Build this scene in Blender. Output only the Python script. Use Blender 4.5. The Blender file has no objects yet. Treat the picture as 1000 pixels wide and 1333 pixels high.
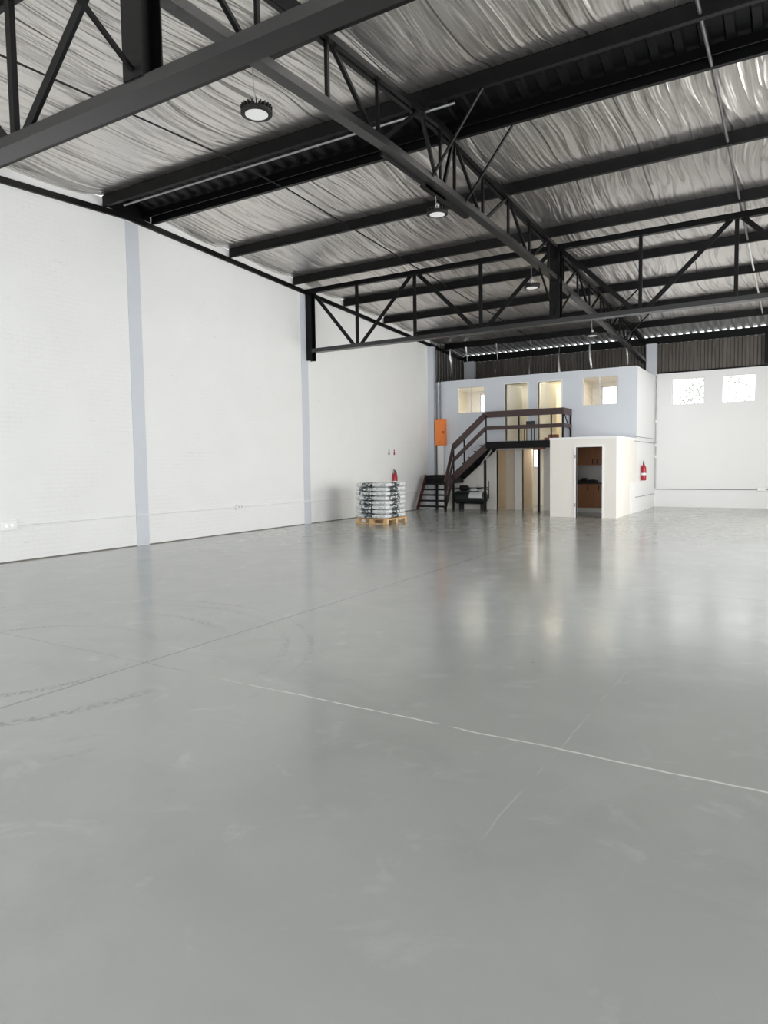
import bpy, bmesh, math, random
from mathutils import Vector, Matrix, noise

random.seed(7)
sc = bpy.context.scene
COL = sc.collection
OFF = {}                       # world offset of every thing built here

# ----------------------------------------------------------------- materials
def srgb(r, g, b):
    f = lambda c: (c / 255 / 12.92) if c / 255 <= .04045 else ((c / 255 + .055) / 1.055) ** 2.4
    return (f(r), f(g), f(b), 1)

class NT:
    def __init__(s, name):
        s.m = bpy.data.materials.new(name); s.m.use_nodes = True
        s.t = s.m.node_tree; s.b = s.t.nodes['Principled BSDF']
    def n(s, typ, **kw):
        nd = s.t.nodes.new(typ)
        for k, v in kw.items():
            if k == 'inp':
                for a, b in v.items(): s.put(nd.inputs[a], b)
            else: setattr(nd, k, v)
        return nd
    def put(s, sock, v):
        if isinstance(v, bpy.types.NodeSocket): s.t.links.new(v, sock)
        else: sock.default_value = v
    def set(s, **kw):
        names = dict(col='Base Color', rough='Roughness', metal='Metallic', spec='Specular IOR Level', normal='Normal',
                     emit='Emission Color', es='Emission Strength', alpha='Alpha', coat='Coat Weight')
        for k, v in kw.items(): s.put(s.b.inputs[names[k]], v)
        return s
    def math(s, op, a, b=0.0, c=0.0, clamp=False):
        nd = s.n('ShaderNodeMath', operation=op, use_clamp=clamp)
        s.put(nd.inputs[0], a); s.put(nd.inputs[1], b); s.put(nd.inputs[2], c)
        return nd.outputs[0]
    def mix(s, f, a, b):
        nd = s.n('ShaderNodeMix', data_type='RGBA')
        s.put(nd.inputs[0], f); s.put(nd.inputs[6], a); s.put(nd.inputs[7], b)
        return nd.outputs[2]
    def coords(s):
        tc = s.n('ShaderNodeTexCoord'); sp = s.n('ShaderNodeSeparateXYZ')
        s.t.links.new(tc.outputs['Object'], sp.inputs[0])
        return tc.outputs['Object'], sp.outputs[0], sp.outputs[1], sp.outputs[2]
    def comb(s, x, y, z):
        nd = s.n('ShaderNodeCombineXYZ')
        for i, v in enumerate((x, y, z)): s.put(nd.inputs[i], v)
        return nd.outputs[0]
    def noise(s, vec, scale, detail=3, rough=.5, dist=0.0):
        nd = s.n('ShaderNodeTexNoise')
        s.put(nd.inputs['Vector'], vec); s.put(nd.inputs['Scale'], scale); s.put(nd.inputs['Detail'], detail)
        s.put(nd.inputs['Roughness'], rough); s.put(nd.inputs['Distortion'], dist)
        return nd.outputs[0]
    def ramp(s, f, lo, hi):
        nd = s.n('ShaderNodeMapRange', clamp=True)
        s.put(nd.inputs[0], f); s.put(nd.inputs[1], lo); s.put(nd.inputs[2], hi)
        return nd.outputs[0]
    def bump(s, h, strength=.3, dist=.01):
        nd = s.n('ShaderNodeBump')
        s.put(nd.inputs['Height'], h); s.put(nd.inputs['Strength'], strength); s.put(nd.inputs['Distance'], dist)
        s.put(s.b.inputs['Normal'], nd.outputs[0]); return nd

def plain(name, rgb, rough=.5, metal=0.0, var=.06, scale=6.0, spec=.5):
    k = NT(name); v, x, y, z = k.coords()
    n = k.noise(v, scale, 4)
    c = srgb(*rgb); d = tuple(min(1, q * (1 - var * 2)) for q in c[:3]) + (1,)
    k.set(col=k.mix(n, c, d), rough=rough, metal=metal, spec=spec)
    return k.m

M = {}
M['black'] = plain('black_steel_paint', (13, 13, 14), .42, 0, .15, 3, .22)
M['chord'] = plain('semi_gloss_black_steel_paint', (22, 22, 23), .34, 0, .15, 3, .75)
M['black_matt'] = plain('black_matt_sheet', (7, 7, 8), .45, 0, .2, 5, .2)
M['brown'] = plain('brown_red_steel_paint', (66, 47, 46), .45, 0, .12, 8)
M['red_oxide'] = plain('red_oxide_paint', (140, 82, 64), .6, 0, .1, 9)
M['stringer_red'] = plain('worn_red_brown_steel', (92, 44, 40), .5, 0, .2, 14)
M['blue_grey'] = plain('blue_grey_column_paint', (206, 210, 217), .55, 0, .03, 4)
M['blue_wall'] = plain('pale_blue_wall_paint', (212, 217, 224), .6, 0, .03, 1.5)
M['cream'] = plain('cream_wall_paint', (232, 228, 220), .6, 0, .02, 2)
M['white_paint'] = plain('white_wall_paint', (239, 239, 239), .55, 0, .02, 1.2)
M['inner'] = plain('warm_cream_interior_paint', (236, 231, 217), .6, 0, .03, 2)
M['tan'] = plain('tan_door_paint', (216, 200, 180), .5, 0, .04, 5)
M['wood'] = plain('brown_cabinet_veneer', (176, 120, 80), .4, 0, .15, 18)
M['dark_top'] = plain('dark_worktop', (52, 50, 50), .3, 0, .15, 40)
M['white_gloss'] = plain('white_plastic', (240, 240, 238), .35, 0, .02, 9)
M['alu'] = plain('light_aluminium', (214, 214, 210), .35, .5, .05, 30)
M['galv'] = plain('galvanised_steel', (168, 168, 168), .38, .7, .1, 25)
M['foil_strip'] = plain('silver_foil_ribbon', (225, 225, 228), .3, .6, .06, 30)
M['orange'] = plain('orange_enamel', (250, 140, 64), .4, 0, .05, 8)
M['red'] = plain('red_enamel', (168, 30, 42), .3, 0, .06, 8)
M['tube_grey'] = plain('weathered_tube_grey', (88, 86, 86), .5, .3, .2, 12)
M['rubber'] = plain('black_rubber', (22, 22, 22), .55, 0, .1, 12)
M['tank'] = plain('dark_green_grey_enamel', (44, 50, 50), .3, 0, .15, 9)
M['pallet'] = None
M['label_and_highlight_white'] = plain('white_label_and_highlight', (225, 228, 228), .5, 0, .04, 20)
M['base_shade'] = plain('wall_foot_shade', (128, 122, 112), .8, 0, .2, 6)
M['grey_dark'] = plain('dark_grey_plastic', (60, 60, 62), .5, 0, .1, 10)

def pallet_mat():
    k = NT('pale_pine'); v, x, y, z = k.coords()
    g = k.noise(k.comb(k.math('MULTIPLY', x, 3.0), k.math('MULTIPLY', y, 3.0), k.math('MULTIPLY', z, 30.0)), 5, 4)
    k.set(col=k.mix(g, srgb(226, 194, 146), srgb(192, 152, 104)), rough=.7); return k.m
M['pallet'] = pallet_mat()

def floor_mat():
    k = NT('grey_epoxy_floor'); v, x, y, z = k.coords()
    big = k.noise(v, .22, 3, .5, .4); mid = k.noise(v, 1.3, 5, .6, .3); fine = k.noise(v, 14, 5, .65)
    base = k.mix(big, srgb(151, 153, 149), srgb(166, 168, 164))
    base = k.mix(k.math('MULTIPLY', k.ramp(mid, .50, .80), .22), base, srgb(180, 183, 179))
    base = k.mix(k.math('MULTIPLY', k.math('SUBTRACT', 1.0, k.ramp(k.noise(v, .8, 6, .65, .5), .30, .50)), .22), base, srgb(120, 122, 120))
    # pale scuffs
    sc1 = k.noise(k.comb(k.math('ADD', x, 3.0), k.math('MULTIPLY', y, 1.0), 0.0), 2.6, 6, .62, .6)
    base = k.mix(k.math('MULTIPLY', k.ramp(sc1, .58, .72), .24), base, srgb(196, 198, 194))
    # dark specks
    sp = k.noise(v, 5.0, 2, .5)
    base = k.mix(k.math('MULTIPLY', k.ramp(sp, .79, .83), .6), base, srgb(96, 96, 94))
    sp2 = k.noise(k.comb(k.math('ADD', x, 31.0), y, 0.0), 9.0, 2, .5)
    base = k.mix(k.math('MULTIPLY', k.ramp(sp2, .80, .83), .6), base, srgb(205, 205, 202))
    wob = k.math('MULTIPLY', k.math('SUBTRACT', k.noise(v, 2.5, 4), .5), .05)
    def line(coord, pos, w, slope=0.0, other=None):
        c = k.math('ADD', coord, wob)
        if other is not None: c = k.math('SUBTRACT', c, k.math('MULTIPLY', other, slope))
        d = k.math('ABSOLUTE', k.math('SUBTRACT', c, pos))
        return k.math('SUBTRACT', 1.0, k.ramp(d, w * .5, w))
    # joint running with the hall: dark saw cut
    jx = line(x, 7.36, .014, -.019, y)
    base = k.mix(k.math('MULTIPLY', jx, .8), base, srgb(108, 108, 106))
    # joint across the hall: pale filler to the right of the crossing, dark to the left
    jy = line(y, 3.99, .011, -.022, x)
    side = k.ramp(x, 7.6, 9.2); br = k.ramp(k.noise(v, 6, 3), .34, .46)
    base = k.mix(k.math('MULTIPLY', jy, k.math('MULTIPLY', br, .85)), base, k.mix(side, srgb(138, 138, 134), srgb(214, 215, 208)))
    j2 = line(y, 8.98, .012)
    base = k.mix(k.math('MULTIPLY', j2, k.math('MULTIPLY', k.ramp(x, 8.5, 9.5), .45)), base, srgb(112, 112, 110))
    cr = line(x, 10.76, .006, .01, y)
    base = k.mix(k.math('MULTIPLY', cr, k.math('MULTIPLY', k.math('MULTIPLY', k.ramp(k.noise(v, 3, 3), .42, .6), k.ramp(y, 2.2, 3.2)), k.math('MULTIPLY', k.math('SUBTRACT', 1.0, k.ramp(y, 5.0, 5.8)), .38))), base, srgb(200, 202, 198))
    # tyre rings left by a turning forklift
    dx = k.math('SUBTRACT', x, 6.12); dy = k.math('SUBTRACT', y, 3.43)
    rad = k.math('SQRT', k.math('ADD', k.math('MULTIPLY', dx, dx), k.math('MULTIPLY', dy, dy)))
    ang = k.math('ARCTAN2', dy, dx)
    tread = k.n('ShaderNodeTexNoise'); k.put(tread.inputs['Vector'], k.comb(k.math('MULTIPLY', ang, 26.0), k.math('MULTIPLY', rad, 14.0), 0.0)); k.put(tread.inputs['Scale'], 1.6)
    patch = k.ramp(k.noise(v, .9, 2), .42, .6)
    for r, w, a in ((2.55, .035, .22), (2.32, .05, .12), (1.79, .07, .24), (1.15, .06, .28)):
        d = k.math('ABSOLUTE', k.math('SUBTRACT', rad, r))
        ring = k.math('SUBTRACT', 1.0, k.ramp(d, w * .4, w))
        m = k.math('MULTIPLY', k.math('MULTIPLY', ring, k.ramp(tread.outputs[0], .42, .60)), k.math('MULTIPLY', patch, a * 2.1))
        base = k.mix(m, base, srgb(92, 92, 90))
    # pale travelled lane towards the stairs
    ln = k.math('ABSOLUTE', k.math('SUBTRACT', x, k.math('ADD', 10.4, k.math('MULTIPLY', y, -.24))))
    lane = k.math('MULTIPLY', k.math('SUBTRACT', 1.0, k.ramp(ln, .05, .22)), k.ramp(y, 5.5, 8.0))
    base = k.mix(k.math('MULTIPLY', lane, k.math('MULTIPLY', k.ramp(mid, .35, .6), .28)), base, srgb(196, 198, 194))
    k.set(col=base, rough=k.math('ADD', .09, k.math('MULTIPLY', mid, .17)), spec=.5)
    hb = k.math('ADD', k.math('MULTIPLY', k.noise(v, 1.8, 3), 1.0), k.math('MULTIPLY', fine, .10))
    k.bump(hb, .16, .018)
    return k.m
M['floor'] = floor_mat()

def brick_white(name, rgb):
    k = NT(name); v, x, y, z = k.coords()
    br = k.n('ShaderNodeTexBrick'); k.put(br.inputs['Vector'], k.comb(k.math('ADD', y, k.math('MULTIPLY', k.noise(v, 3, 2), .02)), z, 0.0))
    for a, b in (('Scale', 1.0), ('Mortar Size', .008), ('Mortar Smooth', .6), ('Brick Width', .23), ('Row Height', .085)): k.put(br.inputs[a], b)
    br.inputs['Color1'].default_value = (1, 1, 1, 1); br.inputs['Color2'].default_value = (.92, .92, .92, 1); br.inputs['Mortar'].default_value = (0, 0, 0, 1)
    patch = k.ramp(k.noise(v, .8, 4), .40, .62)
    h = k.math('MULTIPLY', br.outputs[0], patch)
    n = k.noise(v, 1.0, 4)
    c = k.mix(n, srgb(*rgb), srgb(*[q - 7 for q in rgb]))
    crack = k.noise(k.comb(k.math('MULTIPLY', y, 1.6), k.math('MULTIPLY', z, 14.0), 0.0), 1.4, 4, .6)
    c = k.mix(k.math('MULTIPLY', k.ramp(crack, .66, .74), .38), c, srgb(188, 186, 182))
    mort = k.math('MULTIPLY', k.math('MULTIPLY', br.outputs[1], k.ramp(k.noise(v, 1.1, 5, .6), .46, .62)), .06)
    c = k.mix(mort, c, srgb(150, 148, 144))
    k.set(col=c, rough=.6); k.bump(k.math('ADD', h, k.math('MULTIPLY', k.noise(v, 18, 4), .35)), .40, .012)
    return k.m
M['brick'] = brick_white('white_painted_brick', (238, 238, 236))

def foil_mat():
    k = NT('silver_foil_insulation'); v, x, y, z = k.coords()
    wx = k.math('ADD', x, k.math('MULTIPLY', k.noise(k.comb(k.math('MULTIPLY', x, .35), k.math('MULTIPLY', y, .30), 0.0), 1.0, 1), .8))
    wv = k.comb(k.math('MULTIPLY', wx, 4.2), k.math('MULTIPLY', y, .30), 0.0)
    a = k.noise(wv, 1.0, 3, .5, .2)
    b = k.noise(k.comb(k.math('MULTIPLY', wx, 13.0), k.math('MULTIPLY', y, .7), 0.0), 1.0, 3, .5, .15)
    ridge = k.math('ABSOLUTE', k.math('SUBTRACT', a, .5))
    h = k.math('ADD', k.math('MULTIPLY', k.math('SUBTRACT', 1.0, k.math('MULTIPLY', ridge, 6.0)), .55), k.math('MULTIPLY', b, .30))
    tint = k.noise(v, .35, 2)
    c = k.mix(tint, srgb(228, 224, 220), srgb(208, 204, 200))
    c = k.mix(k.math('MULTIPLY', k.ramp(ridge, .0, .035), .0), c, c)
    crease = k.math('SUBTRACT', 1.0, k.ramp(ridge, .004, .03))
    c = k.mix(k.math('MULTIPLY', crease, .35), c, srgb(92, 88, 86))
    lap = k.math('ABSOLUTE', k.math('SUBTRACT', k.math('MODULO', k.math('ADD', wx, .2), 1.35), .675))
    c = k.mix(k.math('MULTIPLY', k.math('SUBTRACT', 1.0, k.ramp(lap, .008, .02)), .7), c, srgb(70, 66, 62))
    k.set(col=c, metal=.96, rough=k.math('ADD', .24, k.math('MULTIPLY', b, .14)))
    k.bump(h, .62, .045)
    return k.m
M['foil'] = foil_mat()

def cladding_mat(name, rgb, axis):
    k = NT(name); v, x, y, z = k.coords()
    u = x if axis == 'x' else y
    st = k.noise(k.comb(k.math('MULTIPLY', u, 9.0), 0.0, k.math('MULTIPLY', z, .6)), 1.0, 4, .6)
    k.set(col=k.mix(k.ramp(st, .3, .7), srgb(*rgb), srgb(*[min(255, int(q * 1.45)) for q in rgb])), rough=.45, metal=.35)
    return k.m
M['clad'] = cladding_mat('dark_weathered_cladding', (74, 70, 66), 'x')
M['clad_side'] = cladding_mat('dark_weathered_side_cladding', (70, 68, 66), 'y')
M['roofsheet'] = cladding_mat('grey_roof_sheeting', (120, 120, 120), 'x')

def glass_mat():
    m = bpy.data.materials.new('window_glass'); m.use_nodes = True; t = m.node_tree
    for n in list(t.nodes): t.nodes.remove(n)
    o = t.nodes.new('ShaderNodeOutputMaterial'); mx = t.nodes.new('ShaderNodeMixShader')
    tr = t.nodes.new('ShaderNodeBsdfTransparent'); gl = t.nodes.new('ShaderNodeBsdfGlossy'); gl.inputs['Roughness'].default_value = .03
    mx.inputs[0].default_value = .06
    t.links.new(tr.outputs[0], mx.inputs[1]); t.links.new(gl.outputs[0], mx.inputs[2]); t.links.new(mx.outputs[0], o.inputs[0])
    return m
M['glass'] = glass_mat()

def emit_mat(name, rgb, s):
    k = NT(name); k.set(col=(.8, .8, .8, 1), emit=srgb(*rgb), es=s, rough=.3); return k.m
M['lens'] = emit_mat('frosted_lamp_lens', (240, 240, 236), .12)

def bag_mat(name, axis, lo, hi):
    k = NT(name); v, x, y, z = k.coords()
    oi = k.n('ShaderNodeObjectInfo')
    u = k.math('ADD', {'x': x, 'y': y}[axis], k.math('MULTIPLY', k.math('SUBTRACT', oi.outputs['Random'], .5), .20))
    sh = k.math('MULTIPLY', oi.outputs['Random'], 9.0)
    blot = k.noise(k.comb(k.math('ADD', k.math('MULTIPLY', x, 1.0), sh), y, k.math('MULTIPLY', z, 1.6)), 13, 3, .6)
    inside = k.math('MULTIPLY', k.math('GREATER_THAN', u, lo), k.math('LESS_THAN', u, hi))
    dark = k.math('MULTIPLY', inside, k.ramp(blot, .42, .50))
    txt = k.noise(k.comb(k.math('ADD', k.math('MULTIPLY', x, .7), sh), k.math('MULTIPLY', y, .7), k.math('MULTIPLY', z, 3.0)), 24, 2, .5)
    c = k.mix(k.math('MULTIPLY', k.ramp(txt, .52, .60), .6), srgb(228, 231, 230), srgb(110, 118, 118))
    c = k.mix(dark, c, srgb(52, 64, 70))
    k.set(col=c, rough=.32, spec=.6)
    k.bump(k.noise(v, 16, 4), .5, .02)
    return k.m

# ----------------------------------------------------------------- geometry
class MB:
    def __init__(s): s.bm = bmesh.new()
    def box(s, x0, x1, y0, y1, z0, z1):
        v = [s.bm.verts.new(p) for p in ((x0, y0, z0), (x1, y0, z0), (x1, y1, z0), (x0, y1, z0), (x0, y0, z1), (x1, y0, z1), (x1, y1, z1), (x0, y1, z1))]
        for f in ((3, 2, 1, 0), (4, 5, 6, 7), (0, 1, 5, 4), (1, 2, 6, 5), (2, 3, 7, 6), (3, 0, 4, 7)): s.bm.faces.new([v[i] for i in f])
        return s
    def bar(s, p0, p1, w, h, up=(0, 0, 1)):
        p0, p1 = Vector(p0), Vector(p1); d = (p1 - p0).normalized(); up = Vector(up)
        side = d.cross(up)
        if side.length < 1e-4: side = d.cross(Vector((0, 1, 0)))
        side.normalize(); u = side.cross(d).normalized()
        vs = []
        for p in (p0, p1):
            for a, b in ((-1, -1), (1, -1), (1, 1), (-1, 1)): vs.append(s.bm.verts.new(p + side * (a * w / 2) + u * (b * h / 2)))
        for f in ((3, 2, 1, 0), (4, 5, 6, 7), (0, 1, 5, 4), (1, 2, 6, 5), (2, 3, 7, 6), (3, 0, 4, 7)): s.bm.faces.new([vs[i] for i in f])
        return s
    def angle(s, p0, p1, a, t=.012, up=(0, 0, 1)):
        """an L section bar: two thin legs"""
        p0, p1 = Vector(p0), Vector(p1); d = (p1 - p0).normalized(); up = Vector(up)
        side = d.cross(up).normalized(); u = side.cross(d).normalized()
        s.bar(p0 + u * (a / 2 - t / 2), p1 + u * (a / 2 - t / 2), a, t, up)
        s.bar(p0 + side * (a / 2 - t / 2) - u * t / 2, p1 + side * (a / 2 - t / 2) - u * t / 2, t, a - t, up)
        return s
    def tube(s, pts, r, n=8, cap=True):
        pts = [Vector(p) for p in pts]; rings = []
        for i, p in enumerate(pts):
            d = (pts[min(i + 1, len(pts) - 1)] - pts[max(i - 1, 0)]).normalized()
            a = d.cross(Vector((0, 0, 1)))
            if a.length < 1e-3: a = d.cross(Vector((0, 1, 0)))
            a.normalize(); b = d.cross(a).normalized()
            rr = r[i] if isinstance(r, (list, tuple)) else r
            rings.append([s.bm.verts.new(p + (a * math.cos(2 * math.pi * k / n) + b * math.sin(2 * math.pi * k / n)) * rr) for k in range(n)])
        for q in range(len(rings) - 1):
            for k in range(n): s.bm.faces.new((rings[q][k], rings[q][(k + 1) % n], rings[q + 1][(k + 1) % n], rings[q + 1][k]))
        if cap:
            s.bm.faces.new(list(reversed(rings[0]))); s.bm.faces.new(rings[-1])
        return s
    def lathe(s, prof, c=(0, 0, 0), n=20, axis='z'):
        rings = []
        for r, h in prof:
            ring = []
            for k in range(n):
                t = 2 * math.pi * k / n; a, b = r * math.cos(t), r * math.sin(t)
                p = (a, b, h) if axis == 'z' else ((h, a, b) if axis == 'x' else (b, h, a))
                ring.append(s.bm.verts.new(Vector(p) + Vector(c)))
            rings.append(ring)
        for q in range(len(rings) - 1):
            for k in range(n): s.bm.faces.new((rings[q][k], rings[q][(k + 1) % n], rings[q + 1][(k + 1) % n], rings[q + 1][k]))
        s.bm.faces.new(list(reversed(rings[0]))); s.bm.faces.new(rings[-1])
        return s
    def prism(s, prof, axis, a0, a1):
        """closed 2-D profile swept along axis x (profile y,z) or y (profile x,z)"""
        mk = (lambda p, a: (a, p[0], p[1])) if axis == 'x' else (lambda p, a: (p[0], a, p[1]))
        r0 = [s.bm.verts.new(mk(p, a0)) for p in prof]; r1 = [s.bm.verts.new(mk(p, a1)) for p in prof]
        n = len(prof)
        for k in range(n): s.bm.faces.new((r0[k], r0[(k + 1) % n], r1[(k + 1) % n], r1[k]))
        s.bm.faces.new(list(reversed(r0))); s.bm.faces.new(r1)
        return s
    def quad(s, *p):
        s.bm.faces.new([s.bm.verts.new(q) for q in p]); return s
    def build(s, name, mat, parent=None, origin=None, bevel=0.0, smooth=False):
        off = OFF.get(parent.name, Vector()) if parent else (Vector(origin) if origin is not None else Vector())
        bmesh.ops.recalc_face_normals(s.bm, faces=s.bm.faces)
        if bevel:
            bmesh.ops.bevel(s.bm, geom=s.bm.edges[:], offset=bevel, segments=2, affect='EDGES', profile=.5)
        if off.length: bmesh.ops.translate(s.bm, verts=s.bm.verts, vec=-off)
        me = bpy.data.meshes.new(name); s.bm.to_mesh(me); s.bm.free()
        if smooth:
            for p in me.polygons: p.use_smooth = True
        if mat: me.materials.append(mat)
        o = bpy.data.objects.new(name, me); COL.objects.link(o)
        if parent: o.parent = parent
        else: o.location = off
        OFF[o.name] = off
        return o

def thing(name, label, cat, loc, group=None):
    o = bpy.data.objects.new(name, None); COL.objects.link(o)
    o.location = loc; o.empty_display_size = .1
    OFF[o.name] = Vector(loc); tag(o, label, cat, group); return o
def tag(o, label, cat, group=None):
    o['label'] = label; o['category'] = cat
    if group: o['group'] = group
    return o
def struct(o, label=None, cat=None):
    o['kind'] = 'structure'
    o['label'] = label or ''; o['category'] = cat or 'wall'
    return o
def dup(root, loc, label, group=None):
    r = root.copy(); COL.objects.link(r); r.location = loc; r['label'] = label
    if group: r['group'] = group
    OFF[r.name] = Vector(loc)
    for ch in list(root.children):
        c = ch.copy(); COL.objects.link(c); c.parent = r
        for g in list(ch.children):
            d = g.copy(); COL.objects.link(d); d.parent = c
    return r

def wall_cells(axis, pos0, pos1, u0, u1, z0, z1, holes):
    """a wall slab with rectangular holes, one welded mesh (axis = the thin direction)"""
    us = sorted({u0, u1, *[h[0] for h in holes], *[h[1] for h in holes]})
    zs = sorted({z0, z1, *[h[2] for h in holes], *[h[3] for h in holes]})
    mb = MB(); solid = {}
    for i in range(len(us) - 1):
        for j in range(len(zs) - 1):
            cu, cz = (us[i] + us[i + 1]) / 2, (zs[j] + zs[j + 1]) / 2
            solid[i, j] = not any(h[0] < cu < h[1] and h[2] < cz < h[3] for h in holes)
    cache = {}
    def V(u, p, z):
        k = (round(u, 4), round(p, 4), round(z, 4))
        if k not in cache: cache[k] = mb.bm.verts.new((p, u, z) if axis == 'x' else (u, p, z))
        return cache[k]
    for (i, j), s in solid.items():
        if not s: continue
        a, b, c, d = us[i], us[i + 1], zs[j], zs[j + 1]
        for p in (pos0, pos1): mb.bm.faces.new((V(a, p, c), V(b, p, c), V(b, p, d), V(a, p, d)))
        if not solid.get((i - 1, j)): mb.bm.faces.new((V(a, pos0, c), V(a, pos1, c), V(a, pos1, d), V(a, pos0, d)))
        if not solid.get((i + 1, j)): mb.bm.faces.new((V(b, pos0, c), V(b, pos1, c), V(b, pos1, d), V(b, pos0, d)))
        if not solid.get((i, j - 1)): mb.bm.faces.new((V(a, pos0, c), V(b, pos0, c), V(b, pos1, c), V(a, pos1, c)))
        if not solid.get((i, j + 1)): mb.bm.faces.new((V(a, pos0, d), V(b, pos0, d), V(b, pos1, d), V(a, pos1, d)))
    return mb

# ----------------------------------------------------------------- main sizes
W = 14.1            # hall width
YF = -3.2           # wall behind the camera
YB = 26.39          # back wall face
YR = 9.82           # ridge line
XG = 7.05           # long girder
T1, T2 = 4.14, 15.73
YM = 23.26          # front face of the two-storey office
XM = 7.38           # its side face
YK = 20.5           # front face of the kitchenette
def zp(y): return 6.80 - .0525 * abs(y - YR)

# ----------------------------------------------------------------- shell
struct(MB().box(-.2, W + .2, YF, YB + .2, -.1, 0).build('floor', M['floor']), 'glossy grey painted concrete floor with joints and tyre marks', 'floor')

mb = MB()                                   # left wall: follows the roof line
prof = [(YF, 0), (YM + .06, 0), (YM + .06, zp(YM) + .2), (YR, zp(YR) + .2), (YF, zp(YF) + .2)]
r0 = [mb.bm.verts.new((-.2, y, z)) for y, z in prof]; r1 = [mb.bm.verts.new((0, y, z)) for y, z in prof]
for i in range(5): mb.bm.faces.new((r0[i], r0[(i + 1) % 5], r1[(i + 1) % 5], r1[i]))
mb.bm.faces.new(r0); mb.bm.faces.new(r1)
struct(mb.build('wall_left', M['brick']), 'white painted brick wall running along the left of the hall')
struct(MB().box(-.2, 0, YM + .06, YB + .2, 0, 4.66).build('wall_left_rear', M['blue_wall']), 'blue grey wall in the slot beside the office')
def corrugated(axis, a0, a1, pos, z0, z1, depth, pitch, out):
    """vertical trapezoid sheeting: ribs repeat along axis, stand out of pos by depth*out"""
    mb = MB(); pts = []; a = a0
    while a < a1:
        for f, d in ((0, 0), (.40, 0), (.52, 1), (.88, 1), (1.0, 0)):
            pts.append((min(a + f * pitch, a1), pos + out * depth * d))
        a += pitch
    q = []
    for u, p in pts:
        if not q or abs(u - q[-1][0]) > 1e-5: q.append((u, p))
    cols = [[mb.bm.verts.new((u, p, z) if axis == 'x' else (p, u, z)) for z in (z0, z1)] for u, p in q]
    for i in range(len(cols) - 1): mb.bm.faces.new((cols[i][0], cols[i + 1][0], cols[i + 1][1], cols[i][1]))
    return mb
struct(corrugated('y', YM + .06, YB, -.05, 4.66, 6.3, .03, .24, 1).build('wall_left_cladding', M['clad_side']), 'dark corrugated cladding above the office at the side')
hall_w = [(7.95, 8.98, 3.59, 4.50), (9.53, 10.55, 3.59, 4.50), (11.12, 12.14, 3.59, 4.50), (12.7, 13.72, 3.59, 4.50)]
office_w = [(.64, .86, 3.72, 4.46), (5.50, 6.42, 3.72, 4.42), (1.15, 1.63, 1.48, 2.16), (2.86, 3.12, 1.46, 2.16)]
struct(wall_cells('y', YB, YB + .22, -.2, W + .2, 0, 4.71, hall_w + office_w).build('wall_back', M['white_paint']), 'white plastered back wall with high windows')
struct(corrugated('x', -.1, W, YB + .06, 4.71, 5.76, .035, .23, -1).build('wall_back_cladding', M['clad']), 'dark corrugated cladding along the top of the back wall')
struct(MB().box(0, W, YB - .01, YB + .07, 4.71, 4.76).build('trim_back', M['black']), 'black rail under the back cladding', 'trim')
# right wall and the wall behind the camera, with the loading doorways that light the hall
struct(wall_cells('x', W, W + .2, YF, YB + .2, 0, 6.9, [(6.0, 10.2, 0, 4.3), (11.6, 15.8, 0, 4.3), (17.4, 21.6, 0, 4.3)]).build('wall_right', M['white_paint']), 'white wall with loading doorways')
struct(wall_cells('y', YF - .2, YF, -.2, W + .2, 0, 6.6, [(1.2, 6.2, 0, 4.4), (7.9, 12.9, 0, 4.4)]).build('wall_front', M['white_paint']), 'white wall behind the viewer with loading doorways')
struct(MB().box(0, .006, YF, YM, 0, .018).build('shade_line_left', M['base_shade']), 'thin dark strip imitating the shadow gap where the left wall meets the floor', 'trim')  # dark strip stands in for the shadow gap at the wall foot

# foil lined ceiling -----------------------------------------------------------
PUR = [(-.45, 'behind'), (2.1, 'behind'), (4.55, 'a'), (6.92, 'a'), (9.2, 'r'), (10.4, 'r'), (12.72, 'b'), (15.16, 'b'), (17.56, 'b'), (19.9, 'b'), (22.2, 'b'), (24.45, 'b')]
PY = [p[0] for p in PUR]
def foil_bay(mb, y0, y1, nx=300, ny=18):
    rows = []
    for j in range(ny + 1):
        t = j / ny; y = y0 + (y1 - y0) * t
        row = []
        for i in range(nx + 1):
            x = W * i / nx
            d = max(0.0, min(1.0, (y - y0 - .09) / .35, (y1 - y - .02) / .42)); edge = d * d * (3 - 2 * d)
            s = .115 * edge * math.sin(math.pi * t ** 1.5) ** .8
            s *= .75 + .5 * noise.noise(Vector((x * .35, y * .3, 2.0)))
            wx = x + .25 * noise.noise(Vector((x * .5, y * .45, 9.0))) + .10 * y
            w = noise.noise(Vector((wx * 3.1, y * .20, 5.0)))
            w2 = noise.noise(Vector((wx * 7.5, y * .5, 8.0)))
            wr = .013 * (1 - 2 * abs(w)) + .006 * w2
            row.append(mb.bm.verts.new((x, y, zp(y) + .208 - s - wr * edge)))
        rows.append(row)
    for j in range(ny):
        for i in range(nx): mb.bm.faces.new((rows[j][i], rows[j][i + 1], rows[j + 1][i + 1], rows[j + 1][i]))
mb = MB()
ys = [YF] + PY
for a, b in zip(ys[:-1], ys[1:]):
    if abs(a - 9.2) < .01: continue           # the open ridge
    foil_bay(mb, a, b)
struct(mb.build('ceiling', M['foil'], smooth=True), 'wrinkled silver foil roof lining sagging between the purlins', 'ceiling')
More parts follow.
